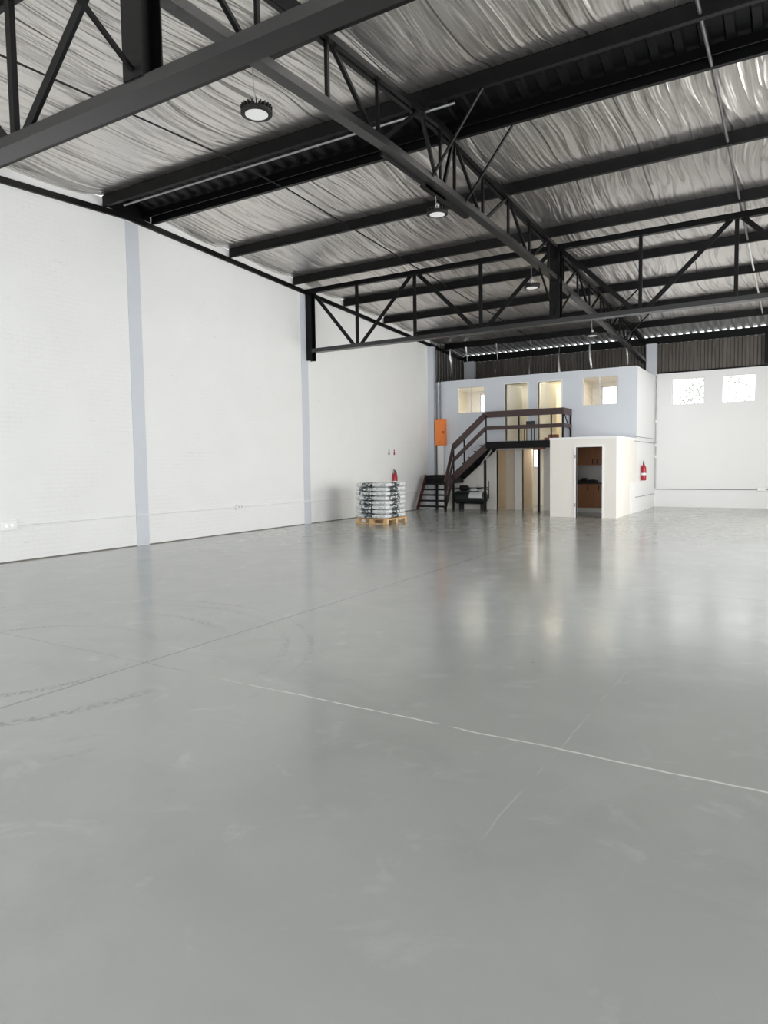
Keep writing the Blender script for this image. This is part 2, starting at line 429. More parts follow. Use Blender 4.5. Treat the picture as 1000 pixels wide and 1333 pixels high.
# bare roof sheets over the eave
def roof_sheet(y0, y1, z0, z1, pitch=.23, h=.075):
    mb = MB(); q = []; x = 0.0
    while x < W:
        for f, d in ((0, 0), (.36, 0), (.44, 1), (.92, 1), (1.0, 0)):
            if not q or x + f * pitch - q[-1][0] > 1e-5: q.append((min(W, x + f * pitch), d * h))
        x += pitch
    c = [(mb.bm.verts.new((x, y0, z0 + d)), mb.bm.verts.new((x, y1, z1 + d))) for x, d in q]
    for i in range(len(c) - 1): mb.bm.faces.new((c[i][0], c[i + 1][0], c[i + 1][1], c[i][1]))
    return mb
struct(roof_sheet(24.40, YB + .10, 6.255, 6.0).build('ceiling_eave', M['roofsheet']), 'bare corrugated roof sheeting at the back eave with daylight between its ribs', 'ceiling')

struct(MB().box(0, W, 24.30, 24.36, 6.262, 6.45).build('light_block_eave', M['black_matt']), 'dark strip added over the end of the foil lining to block sky light', 'trim')  # strip added above the foil to stop sky light leaking in
# ridge ventilator: black ribbed sheets rising to the ridge
rv = thing('ridge_ventilator', 'wide black ribbed ridge ventilator running across the foil ceiling', 'roof vent', (W / 2, YR, 6.95))
mb = MB(); q = []; x = .02
while x < W - .02:
    for f, d in ((0, 0), (.5, 0), (.58, 1), (.92, 1), (1, 0)):
        if not q or x + f * .3 - q[-1][0] > 1e-5: q.append((min(W - .02, x + f * .3), d * .05))
    x += .3
rows = []
for y, z in ((9.29, 6.95), (9.55, 7.02), (9.82, 7.08), (10.1, 7.02), (10.385, 6.95)):
    rows.append([mb.bm.verts.new((x, y, z - d)) for x, d in q])
for a, b in zip(rows[:-1], rows[1:]):
    for i in range(len(q) - 1): mb.bm.faces.new((a[i], a[i + 1], b[i + 1], b[i]))
mb.build('ribbed_sheet', M['black_matt'], rv)
MB().prism([(9.15, 6.98), (9.86, 7.16), (10.50, 6.98), (10.50, 7.01), (9.86, 7.2), (9.15, 7.01)], 'x', 0.0, W).build('ridge_cap', M['black_matt'], rv)
MB().box(.02, W - .02, 10.20, 10.22, 6.82, 6.95).build('flashing', M['black_matt'], rv)
for X in (.003, W - .025): MB().box(X, X + .02, 9.282, 10.39, 6.80, 7.1).build('end_plate', M['black_matt'], rv)

# purlins ------------------------------------------------------------------------
def purlin_prof(y, z, h=.2, b=.075, t=.012):
    return [(y, z), (y + b, z), (y + b, z + .02), (y + t, z + .02 - .008), (y + t, z + h - t), (y + b, z + h - t), (y + b, z + h), (y, z + h)]
pl = {4.55: 'black roof purlin just behind the nearest cross truss, close to the viewer',
      6.92: 'black roof purlin between the nearest cross truss and the ridge ventilator',
      9.2: 'black roof purlin along the near edge of the ridge ventilator, pale pipe below',
      10.4: 'black roof purlin along the far edge of the ridge ventilator',
      12.72: 'black roof purlin, first one beyond the ridge ventilator',
      15.16: 'black roof purlin just in front of the far cross truss',
      17.56: 'black roof purlin, first one behind the far cross truss',
      19.9: 'black roof purlin, second one behind the far cross truss',
      22.2: 'black roof purlin, third behind the far cross truss, above the office front',
      24.45: 'black roof purlin where the foil lining stops, above the office roof'}
for y in PY:
    if y not in pl: continue
    p = MB().prism(purlin_prof(y, zp(y)), 'x', .05, W).build('purlin', M['black'], origin=(.05, y, zp(y)))
    tag(p, pl[y], 'roof beam', 'roof purlins')
p = MB().box(.01, W, YB - .1, YB - .01, 5.75, 5.999).build('eave_beam', M['black'], origin=(.05, YB, 5.75))
tag(p, 'deep black beam along the top of the back wall cladding, under the bright eave gaps', 'roof beam')

# bridging rods between the purlins ------------------------------------------------
gapn = ['just behind the nearest cross truss', 'running up to the ridge ventilator near edge', 'crossing under the ridge ventilator',
        'in the first gap beyond the ridge ventilator', 'in the second gap beyond the ridge ventilator', 'passing over the far cross truss',
        'in the first gap behind the far truss', 'in the second gap behind the far truss', 'in the last foil gap above the office']
gy = [4.55, 6.92, 9.2, 10.4, 12.72, 15.16, 17.56, 19.9, 22.2, 24.45]
for X, nm, mt in ((3.55, 'dark rod in the left roof bay', M['black']), (10.8, 'grey tube in the right roof bay', M['tube_grey'])):
    r = .014 if X < 5 else .022
    for i in range(9):
        a, b = gy[i] + (.08 if i else .08), gy[i + 1] - .005
        if i == 2: za, zb = zp(a) + .02, zp(b) + .02
        else: za, zb = zp(a) + .05, zp(b) + .05
        o = MB().tube([(X, a, za), (X, b, zb)], r, 8).build('bridging_rod', mt if i < 6 or X < 5 else M['alu'], origin=(X, a, za))
        tag(o, nm + ' ' + gapn[i], 'roof rod', 'roof bridging rods')

# cross trusses -------------------------------------------------------------------
TX = [.12, 1.67, 3.42, 5.22, 7.05, 8.89, 10.72, 12.5, 13.98]
def make_truss():
    y = T1; zt = zp(T1)
    t = thing('cross_truss', 'black lattice cross truss nearest the viewer, its lower chord cutting across the top corner', 'truss', (0, y, 0), 'cross trusses')
    MB().box(.06, W - .05, y - .03, y + .09, zt - .12, zt).build('top_chord', M['black'], t)
    b = MB(); z0 = 4.775                    # channel lying on its back: broad underside
    b.box(.06, W - .05, y, y + .22, z0, z0 + .012); b.box(.06, W - .05, y, y + .014, z0 + .012, z0 + .10); b.box(.06, W - .05, y + .206, y + .22, z0 + .012, z0 + .10)
    b.build('bottom_chord', M['chord'], t)
    for X in (.11, W - .11):
        b = MB(); b.box(X - .09, X + .09, y - .0, y + .014, 4.56, zt); b.box(X - .09, X + .09, y + .186, y + .2, 4.56, zt); b.box(X - .01, X + .01, y + .014, y + .186, 4.56, zt)
        b.build('end_post', M['black'], t)
    b = MB(); b.box(XG - .115, XG + .115, y - .015, y + .0, 4.87, zt); b.box(XG - .115, XG + .115, y + .205, y + .22, 4.87, zt); b.box(XG - .012, XG + .012, y, y + .205, 4.87, zt)
    b.build('centre_post', M['black'], t)
    for i, X in enumerate(TX):
        if i in (0, 4, 8): continue
        MB().bar((X, y + .08, 4.87), (X, y + .08, zt - .1), .075 if X != 8.89 else .07, .06, (0, 1, 0)).build('web_vertical', M['black'], t)
    for i in range(8):
        a, c = TX[i], TX[i + 1]
        lo_first = (i % 2 == 1)             # odd panels rise to the right
        g = .12
        if i % 2 == 0: p0, p1 = (a + g * .8, y + .08, zt - .08), (c - g, y + .08, 4.86)
        else: p0, p1 = (a + g, y + .08, 4.86), (c - g * .8, y + .08, zt - .08)
        d = MB(); d.bar(p0, p1, .10, .012, (0, 1, 0)); d.bar(Vector(p0) + Vector((0, .03, 0)), Vector(p1) + Vector((0, .03, 0)), .012, .06, (0, 1, 0))
        d.bar(Vector(p0) + Vector((0, .03, 0)), Vector(p1) + Vector((0, .03, 0)), .06, .02, (0, 1, 0))
        d.build('web_diagonal', M['black'], t)
    return t
tr1 = make_truss()
tr2 = dup(tr1, (0, T2, 0), 'black lattice cross truss farther away, its end post standing on a blue grey wall column')

# long girder -----------------------------------------------------------------------
GB = [(-3.1, 5.18), (4.14, 5.66), (8.2, 5.84), (11.3, 5.83), (15.73, 5.72), (26.25, 5.12)]
def zb(y):
    for (a, za), (b, zb_) in zip(GB[:-1], GB[1:]):
        if a <= y <= b: return za + (zb_ - za) * (y - a) / (b - a)
    return GB[-1][1]
g = thing('roof_girder', 'long black lattice girder running down the middle of the roof towards the office', 'truss', (XG, YR, 0))
def chord(pts, w, h):
    mb = MB()
    rows = []
    for y, z in pts:
        rows.append([mb.bm.verts.new(p) for p in ((XG - w / 2, y, z), (XG + w / 2, y, z), (XG + w / 2, y, z + h), (XG - w / 2, y, z + h))])
    for a, b in zip(rows[:-1], rows[1:]):
        for k in range(4): mb.bm.faces.new((a[k], a[(k + 1) % 4], b[(k + 1) % 4], b[k]))
    mb.bm.faces.new(rows[0]); mb.bm.faces.new(rows[-1])
    return mb
chord(GB, .15, .10).build('bottom_chord', M['chord'], g)
tp = [(-3.1, zp(-3.1) - .09), (YR - .3, zp(YR - .3) - .09), (YR, zp(YR) - .085), (YR + .3, zp(YR + .3) - .09), (26.25, zp(26.25) - .11)]
for s in (-1, 1):
    mb = MB(); rows = []
    for y, z in tp:
        x0, x1 = (XG - .085, XG - .02) if s < 0 else (XG + .02, XG + .085)
        rows.append([mb.bm.verts.new(p) for p in ((x0, y, z), (x1, y, z), (x1, y, z + .085), (x0, y, z + .085))])
    for a, b in zip(rows[:-1], rows[1:]):
        for k in range(4): mb.bm.faces.new((a[k], a[(k + 1) % 4], b[(k + 1) % 4], b[k]))
    mb.bm.faces.new(rows[0]); mb.bm.faces.new(rows[-1])
    mb.build('top_chord', M['black'], g)
gn = [2.1, 4.55, 6.92, 9.28, 10.42, 12.80, 15.25, 17.56, 19.9, 22.2, 24.45]
for a, b in zip(gn[:-1], gn[1:]):
    def V_(y): MB().bar((XG, y, zb(y) + .08), (XG, y, zp(y) - .04), .045, .045).build('web_vertical', M['black'], g)
    def D_(y0, z0, y1, z1): MB().bar((XG, y0, z0), (XG, y1, z1), .05, .045).build('web_diagonal', M['black'], g)
    if b - a > 1.5:
        m = (a + b) / 2
        V_(a + .04); D_(a + .12, zp(a) - .05, m - .12, zb(m) + .08); V_(m); D_(m + .1, zb(m) + .08, b - .05, zp(b) - .05)
    else:
        m = (a + b) / 2
        D_(a + .05, zp(a) - .05, m - .02, zb(m) + .08); V_(m + .1); D_(m + .2, zb(m) + .08, b - .03, zp(b) - .05)
for y0, y1 in ((8.35, 10.3), (9.6, 11.2)):     # splice plates on the lower chord by the ridge
    MB().box(XG - (.12 if y0 < 9 else .17), XG - .078, y0, y1, zb((y0 + y1) / 2) - .035, zb((y0 + y1) / 2) + .03).build('splice_plate', M['black'], g)
for y, yy in ((9.55, 9.24), (10.75, 10.44), (20.2, 19.94), (22.5, 22.24)):
    MB().bar((XG + .06, y, zb(y) + .06), (XG + 1.0, yy, zp(yy) - .0), .03, .03).build('knee_brace', M['black'], g)
for T in (T1, T2):
    for s in (-1.15, 1.15):
        MB().bar((XG, T + .1, 4.87), (XG, T + .1 + s, zb(T + .1 + s) + .01), .035, .035).build('knee_brace', M['black'], g)

# sloping rafter channel bolted to the left wall ---------------------------------------
r = thing('wall_rafter', 'black sloping channel following the roof line along the left wall', 'roof beam', (0, YR, 6.6))
for ya, yb in ((YF, YR), (YR, YB - .1)):
    mb = MB(); pts = [(ya, zp(ya)), (yb, zp(yb))]
    v = []
    for y, z in pts:
        v.append([mb.bm.verts.new(p) for p in ((0.0, y, z - .115), (.055, y, z - .115), (.055, y, z - .003), (0.0, y, z - .003))])
    for k in range(4): mb.bm.faces.new((v[0][k], v[0][(k + 1) % 4], v[1][(k + 1) % 4], v[1][k]))
    mb.bm.faces.new(v[0]); mb.bm.faces.new(v[1])
    mb.build('channel', M['black'], r)

# columns ---------------------------------------------------------------------------------
for y0, y1, z1, lab in ((9.76, 10.08, 6.66, 'flat blue grey painted column in the left wall under the roof ridge'),
                        (15.50, 15.80, 6.37, 'flat blue grey painted column in the left wall carrying the far truss')):
    tag(MB().box(0.0, .012, y0, y1, 0, z1).build('wall_column', M['blue_grey'], origin=(0, y0, 0)), lab, 'column', 'painted wall columns')
c = thing('steel_column', 'pale blue grey steel column at the corner of left wall and office, beside the orange box', 'column', (.125, 23.2, 0))
MB().box(.0, .25, 23.08, 23.10, 0, 5.95).build('flange', M['blue_grey'], c)
MB().box(.11, .14, 23.10, 23.23, 0, 5.95).build('web', M['blue_grey'], c)
MB().box(.0, .25, 23.23, 23.255, 0, 5.95).build('flange', M['blue_grey'], c)
for x0, x1, lab in ((.14, .54, 'short blue grey column top in the far corner above the office roof'), (7.13, 7.47, 'blue grey column top at the end of the girder beside the office side wall')):
    c = MB(); c.box(x0, x1, 26.10, 26.118, 4.67, 5.75); c.box((x0 + x1) / 2 - .01, (x0 + x1) / 2 + .01, 26.118, 26.27, 4.67, 5.75); c.box(x0, x1, 26.27, 26.288, 4.67, 5.75)
    o = c.build('steel_column', M['blue_grey'], origin=((x0 + x1) / 2, 26.2, 4.67)); tag(o, lab, 'column')
o = MB().box(10.80, 10.93, 26.2, 26.32, 4.77, 5.75).build('cladding_post', M['black'], origin=(10.86, 26.26, 4.77))
tag(o, 'dark post against the back cladding near the right edge', 'column')

# ----------------------------------------------------------------- office block
def lower_mat():
    k = NT('cream_and_blue_wall_paint'); v, x, y, z = k.coords()
    lim = k.math('MINIMUM', k.math('MAXIMUM', k.math('ADD', 1.18, k.math('MULTIPLY', k.math('SUBTRACT', x, 1.45), .92)), 1.15), 2.36)
    k.set(col=k.mix(k.math('GREATER_THAN', z, lim), srgb(232, 228, 220), srgb(212, 217, 224)), rough=.6); return k.m
d_up = [(2.97, 3.77, 2.42, 4.39), (4.16, 4.95, 2.42, 4.37)]
w_up = [(1.12, 2.19, 3.46, 4.40), (5.65, 6.80, 3.48, 4.42)]
d_lo = [(2.63, 3.33, 0, 2.10), (3.58, 4.34, 0, 2.10)]
struct(wall_cells('y', YM, YM + .12, .48, XM - .002, 2.37, 4.66, d_up + w_up).build('wall_office_front_upper', M['blue_wall']), 'pale blue front wall of the upper office')
struct(wall_cells('y', YM, YM + .12, .48, XM - .002, 0, 2.37, d_lo).build('wall_office_front_lower', lower_mat()), 'cream front wall of the ground floor office')
struct(MB().box(XM - .12, XM, YM + .12, YB, 0, 4.66).build('wall_office_side', M['white_paint']), 'white side wall of the office block')
struct(MB().box(.0, .479, YM + .125, YM + .165, 0, 4.66).build('wall_office_slot', M['blue_grey']), 'blue grey strip closing the gap between column and office')
struct(MB().box(.0, .1, YM + .3, YB, 0, 4.6).build('wall_office_left', M['inner']), 'inner left wall of the office')
struct(MB().box(.10, XM - .12, YM + .12, YB, 4.56, 4.659).build('ceiling_office', M['white_paint']), 'flat roof slab over the office', 'ceiling')
struct(MB().box(.10, XM - .12, YM + .12, YB, 2.25, 2.37).build('floor_office', M['tan']), 'upper floor of the office', 'floor')
struct(MB().box(2.45, 2.53, YM + .12, YB, 2.37, 4.56).build('wall_partition_1', M['inner']), 'cream partition upstairs beside the first doorway')
struct(MB().box(3.88, 3.96, YM + .12, YB, 2.37, 4.56).build('wall_partition_2', M['inner']), 'cream partition upstairs between the two doorways')
struct(MB().box(5.10, 5.18, YM + .12, YB, 2.37, 4.56).build('wall_partition_3', M['inner']), 'cream partition upstairs right of the second doorway')
struct(MB().box(2.53, 3.88, 24.9, 24.98, 2.37, 4.56).build('wall_partition_4', M['inner']), 'grey cream partition seen through the first upper doorway')
struct(MB().box(3.96, 5.10, 25.0, 25.08, 2.37, 4.56).build('wall_partition_5', M['inner']), 'cream partition seen through the second upper doorway')
struct(MB().box(1.85, 3.42, 24.75, 24.83, 0, 2.25).build('wall_partition_6', M['tan']), 'tan partition seen through the ground floor doorways')
struct(MB().box(4.7, 4.78, YM + .12, YB, 0, 2.25).build('wall_partition_7', M['inner']), 'cream partition on the ground floor')
for x0, x1, lab, n in ((5.18, 7.26, '', 1),):
    pass
# window frames and panes
wn = [0]
def window(x0, x1, z0, z1, y, lab, mull=None, fr=.03, mat='alu'):
    wn[0] += 1
    t = bpy.data.objects.new('window_%d' % wn[0], None); COL.objects.link(t); t.location = ((x0 + x1) / 2, y, z0); OFF[t.name] = t.location.copy()
    struct(t, lab, 'window')
    f = MB(); f.box(x0, x1, y, y + .05, z0, z0 + fr); f.box(x0, x1, y, y + .05, z1 - fr, z1); f.box(x0, x0 + fr, y, y + .05, z0 + fr, z1 - fr); f.box(x1 - fr, x1, y, y + .05, z0 + fr, z1 - fr)
    if mull: f.box(mull - fr / 2, mull + fr / 2, y, y + .05, z0 + fr, z1 - fr)
    f.build('window_frame', M[mat], t)
    MB().box(x0 + fr, x1 - fr, y + .022, y + .028, z0 + fr, z1 - fr).build('pane', M['glass'], t)
window(*w_up[0], YM + .02, 'two pane sliding window in the pale blue wall left of the upper doorways', 1.66)
window(*w_up[1], YM + .02, 'two pane sliding window in the pale blue wall right of the upper doorways', 6.20)
for i, h in enumerate(hall_w):
    window(*h, YB + .1, ['bright white window in the back wall nearest the office', 'bright white window in the back wall, second from the office', 'bright back wall window outside the frame', 'last bright back wall window'][i], None, .02)
for i, h in enumerate(office_w):
    window(*h, YB + .1, 'bright back window of an office room', (h[0] + h[1]) / 2 + .1 if i == 1 else None, .03)
# door frames and leaves
dn = [0]
def door_frame(x0, x1, z0, z1, y, lab, w=.05, mat='white_gloss', leaf=None, leafmat='inner', hinges=False):
    dn[0] += 1
    t = bpy.data.objects.new('door_%d' % dn[0], None); COL.objects.link(t); t.location = ((x0 + x1) / 2, y, z0); OFF[t.name] = t.location.copy()
    struct(t, lab, 'door')
    f = MB(); f.box(x0 - w, x0, y - .015, y + .125, z0, z1 + w); f.box(x1, x1 + w, y - .015, y + .125, z0, z1 + w); f.box(x0, x1, y - .015, y + .125, z1, z1 + w)
    f.build('door_frame', M[mat], t)
    if hinges:
        for z in (z0 + .32, z0 + 1.75):
            MB().box(x0 - .045, x0 - .005, y - .03, y - .016, z, z + .1).build('hinge', M['galv'], t)
    if leaf:
        hx, ang, wd = leaf
        a = Vector((hx, y + .15, 0)); d = Vector((math.cos(ang), math.sin(ang), 0)) * wd
        o = MB().bar(a + Vector((0, 0, (z0 + z1) / 2)), a + d + Vector((0, 0, (z0 + z1) / 2)), .04, z1 - z0 - .02).build('door_leaf', M[leafmat], t)
        e = a + d * .9 + Vector((0, 0, z0 + 1.0)); nrm = Vector((d.y, -d.x, 0)).normalized() * .065
        MB().tube([e, e + nrm, e + nrm - d.normalized() * .1], .01, 6).build('door_handle', M['galv'], t)
door_frame(*d_up[0], YM, 'left upper office doorway above the landing with a cream door standing open', .035, 'white_gloss', (3.0, math.radians(70), .74), 'inner')
door_frame(*d_up[1], YM, 'right upper office doorway with a warm lit room behind', .035, 'white_gloss', (4.19, math.radians(62), .72), 'inner')
door_frame(*d_lo[0], YM, 'left ground floor doorway under the platform with a tan door ajar', .03, 'white_gloss', (3.33, math.radians(172), .42), 'tan')
door_frame(*d_lo[1], YM, 'right ground floor doorway under the platform, open to a lit room', .03, 'white_gloss')

# ----------------------------------------------------------------- kitchenette
kx0, kd = 5.44, (6.22, 6.98, 0, 2.07)
struct(wall_cells('y', YK, YK + .11, kx0, XM, 0, 2.30, [kd]).build('wall_kitchenette_front', M['cream']), 'cream front wall of the small kitchenette box')
struct(MB().box(kx0, kx0 + .11, YK + .11, YM, 0, 2.30).build('wall_kitchenette_left', M['cream']), 'cream left wall of the kitchenette')
struct(MB().box(XM - .11, XM, YK + .11, YM, 0, 2.30).build('wall_kitchenette_right', M['cream']), 'cream right wall of the kitchenette')
struct(MB().box(kx0 - .015, XM + .015, YK - .015, YM - .002, 2.30, 2.365).build('ceiling_kitchenette', M['white_paint']), 'flat white lid of the kitchenette', 'ceiling')
struct(MB().box(XM, XM + .02, 22.42, YB, 0, .955).build('trim_side', M['white_paint']), 'low white boxed panel along the foot of the office side wall', 'trim')
struct(MB().box(kx0 + .11, XM - .11, YM - .06, YM - .002, 0, 2.30).build('wall_kitchenette_back', M['white_gloss']), 'white backsplash wall inside the kitchenette')
door_frame(*kd, YK, 'kitchenette doorway with a white frame and hinges but no door', .05, 'white_gloss', hinges=True)
fy = 22.55
cab = thing('wall_cabinet', 'brown veneer wall cabinet with two doors above the kitchenette worktop', 'cabinet', (6.2, 23.0, 1.53))
MB().box(5.56, 7.2, fy + .16, 23.19, 1.53, 2.2).build('carcass', M['wood'], cab)
for x0, x1, hx in ((5.57, 6.225, 6.15), (6.235, 6.85, 6.30), (6.86, 7.19, 6.9)):
    d = MB().box(x0, x1, fy + .14, fy + .158, 1.535, 2.195).build('door', M['wood'], cab, bevel=.003)
    MB().box(hx - .012, hx + .012, fy + .115, fy + .139, 1.57, 1.72).build('handle', M['rubber'], d)
cab = thing('base_cabinet', 'brown veneer base cabinet under the dark kitchenette worktop', 'cabinet', (6.2, 23.0, 0))
MB().box(5.56, 7.2, fy + .02, 23.19, .16, .92).build('carcass', M['wood'], cab)
MB().box(5.56, 7.2, fy + .06, fy + .08, 0, .16).build('plinth', M['white_gloss'], cab)
for x0, x1, hx in ((5.57, 6.225, 6.03), (6.235, 6.85, 6.38), (6.86, 7.19, 6.9)):
    d = MB().box(x0, x1, fy, fy + .018, .17, .91).build('door', M['wood'], cab, bevel=.003)
    MB().box(hx - .012, hx + .012, fy - .022, fy - .001, .72, .87).build('handle', M['rubber'], d)
tag(MB().box(5.56, 7.22, fy - .02, 23.19, .92, .96).build('worktop', M['dark_top'], origin=(6.3, 22.9, .92)), 'dark worktop across the kitchenette', 'worktop')
h = thing('hotplate', 'low black two ring hotplate standing on the kitchenette worktop', 'stove', (5.95, 22.85, .96))
MB().box(5.66, 6.24, 22.65, 23.0, .96, 1.04).build('body', M['rubber'], h, bevel=.01)
for x in (5.81, 6.09): MB().lathe([(.0, 0), (.10, 0), (.10, .02), (.0, .02)], (x, 22.85, 1.041), 18).build('ring', M['grey_dark'], h)
b = MB(); b.lathe([(.012, 0), (.09, 0), (.10, .05), (.085, .05), (.08, .012), (.012, .01)], (5.85, 22.85, 1.062), 18)
tag(b.build('pan', M['grey_dark'], origin=(5.85, 22.85, 1.06)), 'small dark pan on the black hotplate', 'pan')
t = thing('tap', 'thin chrome tap over the kitchenette worktop', 'tap', (6.55, 23.0, .96))
MB().tube([(6.55, 23.0, .96), (6.55, 23.0, 1.12), (6.55, 22.98, 1.15), (6.55, 22.86, 1.15), (6.55, 22.84, 1.12)], .012, 8).build('spout', M['alu'], t)
MB().box(6.50, 6.60, 22.98, 23.02, .96, .985).build('tap_body', M['alu'], t)

# ----------------------------------------------------------------- staircase and platform
st = thing('steel_staircase', 'dark steel staircase with brown plank rails turning up to the office platform', 'staircase', (1.4, 22.3, 0))
sx0, sx1 = .30, 1.40
LZ, PZ, PX = 1.25, 2.37, 2.62
y0f, yl, yw = 21.60, 22.30, 23.14
for x, m in ((sx0, 'stringer_red'), (sx1 - .03, 'brown')):
    MB().bar((x + .015, y0f, .06), (x + .015, yl, LZ - .02), .03, .17).build('stringer', M[m], st)
for i in range(1, 7):
    z = LZ * i / 6.5; y = y0f + (yl - y0f) * z / LZ
    MB().box(sx0 + .03, sx1 - .03, y - .10, y + .13, z - .055, z).build('tread', M['black'], st)
l = MB(); l.box(sx0, sx1, yl, yw, LZ - .05, LZ); l.box(sx0, sx1, yl, yl + .03, LZ - .30, LZ - .05); l.box(sx1 - .03, sx1, yl + .03, yw, LZ - .30, LZ - .05); l.box(sx0, sx0 + .03, yl + .03, yw, LZ - .30, LZ - .05)
l.build('landing', M['black'], st)
for x, y in ((sx0 + .04, yw - .04), (sx1 - .04, yl + .06)):
    MB().box(x - .03, x + .03, y - .03, y + .03, 0, LZ - .05).build('support_post', M['black'], st)
for y, m in ((yl + .015, 'brown'), (yw - .02, 'black')):
    MB().bar((sx1 - .04, y, LZ - .1), (PX + .1, y, PZ - .08), .03, .22).build('stringer', M[m], st)
for i in range(1, 6):
    f = i / 5.6; x = sx1 + (PX - sx1) * f
    MB().box(x - .12, x + .13, yl + .03, yw - .035, LZ + (PZ - LZ) * f - .02, LZ + (PZ - LZ) * f + .02).build('tread', M['black'], st)
l = MB(); l.box(PX, 5.42, yl, YM - .002, PZ - .03, PZ); l.box(PX, 5.42, yl, yl + .04, PZ - .24, PZ - .03); l.box(PX, 5.42, YM - .06, YM - .02, PZ - .2, PZ - .03)
l.box(PX, PX + .04, yl + .04, YM - .06, PZ - .2, PZ - .03)
l.build('platform_deck', M['black_matt'], st)
for x, m in ((PX - .05, 'black'), (4.48, 'black')):
    q = MB().box(x - .035, x + .035, yl + .02, yl + .09, 0, PZ - (.62 if x < 3 else .28)).build('support_post', M[m], st)
    MB().box(x - .09, x + .09, yl - .03, yl + .14, 0, .012).build('foot_plate', M['black'], q)
MB().box(4.48 - .19, 4.48 + .19, yl - .004, yl + .12, PZ - .28, PZ - .242).build('cap_plate', M['red_oxide'], st)
MB().bar((2.3, yl + .3, 1.55), (PX + .1, yl + .3, PZ - .26), .03, .06).build('brace', M['galv'], st)
# rails: flat planks standing on edge
A = Vector((sx1, yl, LZ + 1.08)); B = Vector((PX, yl, PZ + 1.03)); C = Vector((5.30, yl, PZ + 1.03)); N = Vector((sx1, y0f, 1.08))
Dn = Vector((0, 0, .50))
def plank(p, q, h, m='brown'): return MB().bar(p - Vector((0, 0, h / 2)), q - Vector((0, 0, h / 2)), .035, h, (0, 0, 1)).build('handrail' if h > .15 else 'mid_rail', M[m], st)
plank(B, C, .21); plank(A, B, .20); plank(N, A, .17)
plank(B - Dn, C - Dn, .13); plank(A - Dn, B - Dn, .13); plank(N - Dn, A - Dn, .11)
E_ = Vector((5.30, YM - .03, PZ + 1.03)); plank(C, E_, .21, 'brown'); plank(C - Dn, E_ - Dn, .13, 'brown')
def post(x, y, z0, z1, r=.02): MB().box(x - r, x + r, y + .018, y + .018 + r * 2, z0, z1).build('baluster', M['black'], st)
post(sx1 - .02, y0f + .02, 0, 1.05, .035); post(sx1 - .02, yl + .01, LZ - .3, LZ + 1.0, .022)
post(1.80, yl, 1.5, 2.7); post(PX, yl, PZ - .1, PZ + 1.0); post(3.80, yl, PZ - .1, PZ + 1.0); post(4.90, yl, PZ - .1, PZ + 1.0); post(5.28, yl, PZ - .1, PZ + 1.0, .025); post(5.28, YM - .08, PZ, PZ + 1.0, .025)
MB().bar((5.30, yl + .05, PZ + .9), (5.30, YM - .08, PZ + .25), .025, .025).build('brace', M['black'], st)

# things on the platform
s = thing('stool', 'small dark metal stool standing on the platform by the left upper doorway', 'stool', (4.02, 22.75, PZ + .002))
for x in (3.88, 4.14):
    for y in (22.63, 22.88): MB().box(x - .012, x + .012, y - .012, y + .012, PZ + .002, PZ + (.44 if y < 22.8 else .68)).build('leg', M['rubber'], s)
MB().box(3.86, 4.16, 22.61, 22.90, PZ + .44, PZ + .475).build('seat', M['rubber'], s, bevel=.008)
MB().box(3.86, 4.16, 22.87, 22.89, PZ + .56, PZ + .68).build('backrest', M['grey_dark'], s)
for x0, x1, y0, y1, z0, z1, lab in ((4.58, 5.0, 22.6, 22.95, .002, .09, 'flat red brown box lying on the platform under another box'), (4.7, 4.98, 22.64, 22.92, .092, .19, 'small red brown box on top of a flat box on the platform')):
    b = thing('box', lab, 'box', (x0, y0, PZ + z0), 'boxes on the platform')
    MB().box(x0, x1, y0, y1, PZ + z0, PZ + z1 - .012).build('carton', M['red_oxide'], b, bevel=.006)
    MB().box(x0 + .004, x1 - .004, y0 + .004, y1 - .004, PZ + z1 - .012, PZ + z1).build('lid', M['red_oxide'], b)

# compressor under the stairs
c = thing('air_compressor', 'dark air compressor with a horizontal tank on the floor under the upper stair flight', 'compressor', (1.75, 22.95, 0))
prof = [(.02, 0), (.12, .02), (.20, .08), (.225, .14), (.225, 1.16), (.20, 1.22), (.12, 1.28), (.02, 1.30)]
MB().lathe(prof, (1.10, 22.95, .42), 24, 'x').build('tank', M['tank'], c, smooth=True)
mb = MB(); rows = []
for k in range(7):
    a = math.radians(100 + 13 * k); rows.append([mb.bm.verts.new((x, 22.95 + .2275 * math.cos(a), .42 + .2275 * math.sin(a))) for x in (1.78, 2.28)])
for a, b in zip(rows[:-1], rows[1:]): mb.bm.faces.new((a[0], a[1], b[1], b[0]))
mb.build('tank_highlight', M['label_and_highlight_white'], c)  # pale patch imitates the highlight on the upper front of the tank
for x in (1.40, 2.22):
    MB().box(x - .03, x + .03, 22.80, 23.1, 0, .20).build('foot', M['rubber'], c)
MB().box(1.25, 2.05, 22.86, 23.04, .62, .66).build('motor_plate', M['tank'], c)
MB().lathe([(.02, 0), (.09, .01), (.10, .05), (.10, .26), (.07, .32), (.02, .33)], (1.35, 22.95, .765), 16, 'x').build('motor', M['rubber'], c, smooth=True)
MB().box(1.80, 2.02, 22.86, 23.04, .66, .84).build('pump_head', M['label_and_highlight_white'], c, bevel=.02)
MB().tube([(2.0, 22.9, .75), (2.3, 22.9, .78), (2.46, 22.9, .70), (2.46, 22.9, .42)], .018, 8).build('air_pipe', M['rubber'], c)
MB().tube([(2.48, 22.9, .40), (2.48, 22.9, 1.02)], .012, 8).build('standpipe', M['rubber'], c)
MB().tube([(1.05, 22.75, .77), (2.5, 22.75, .79)], .016, 8).build('handle_bar', M['rubber'], c)

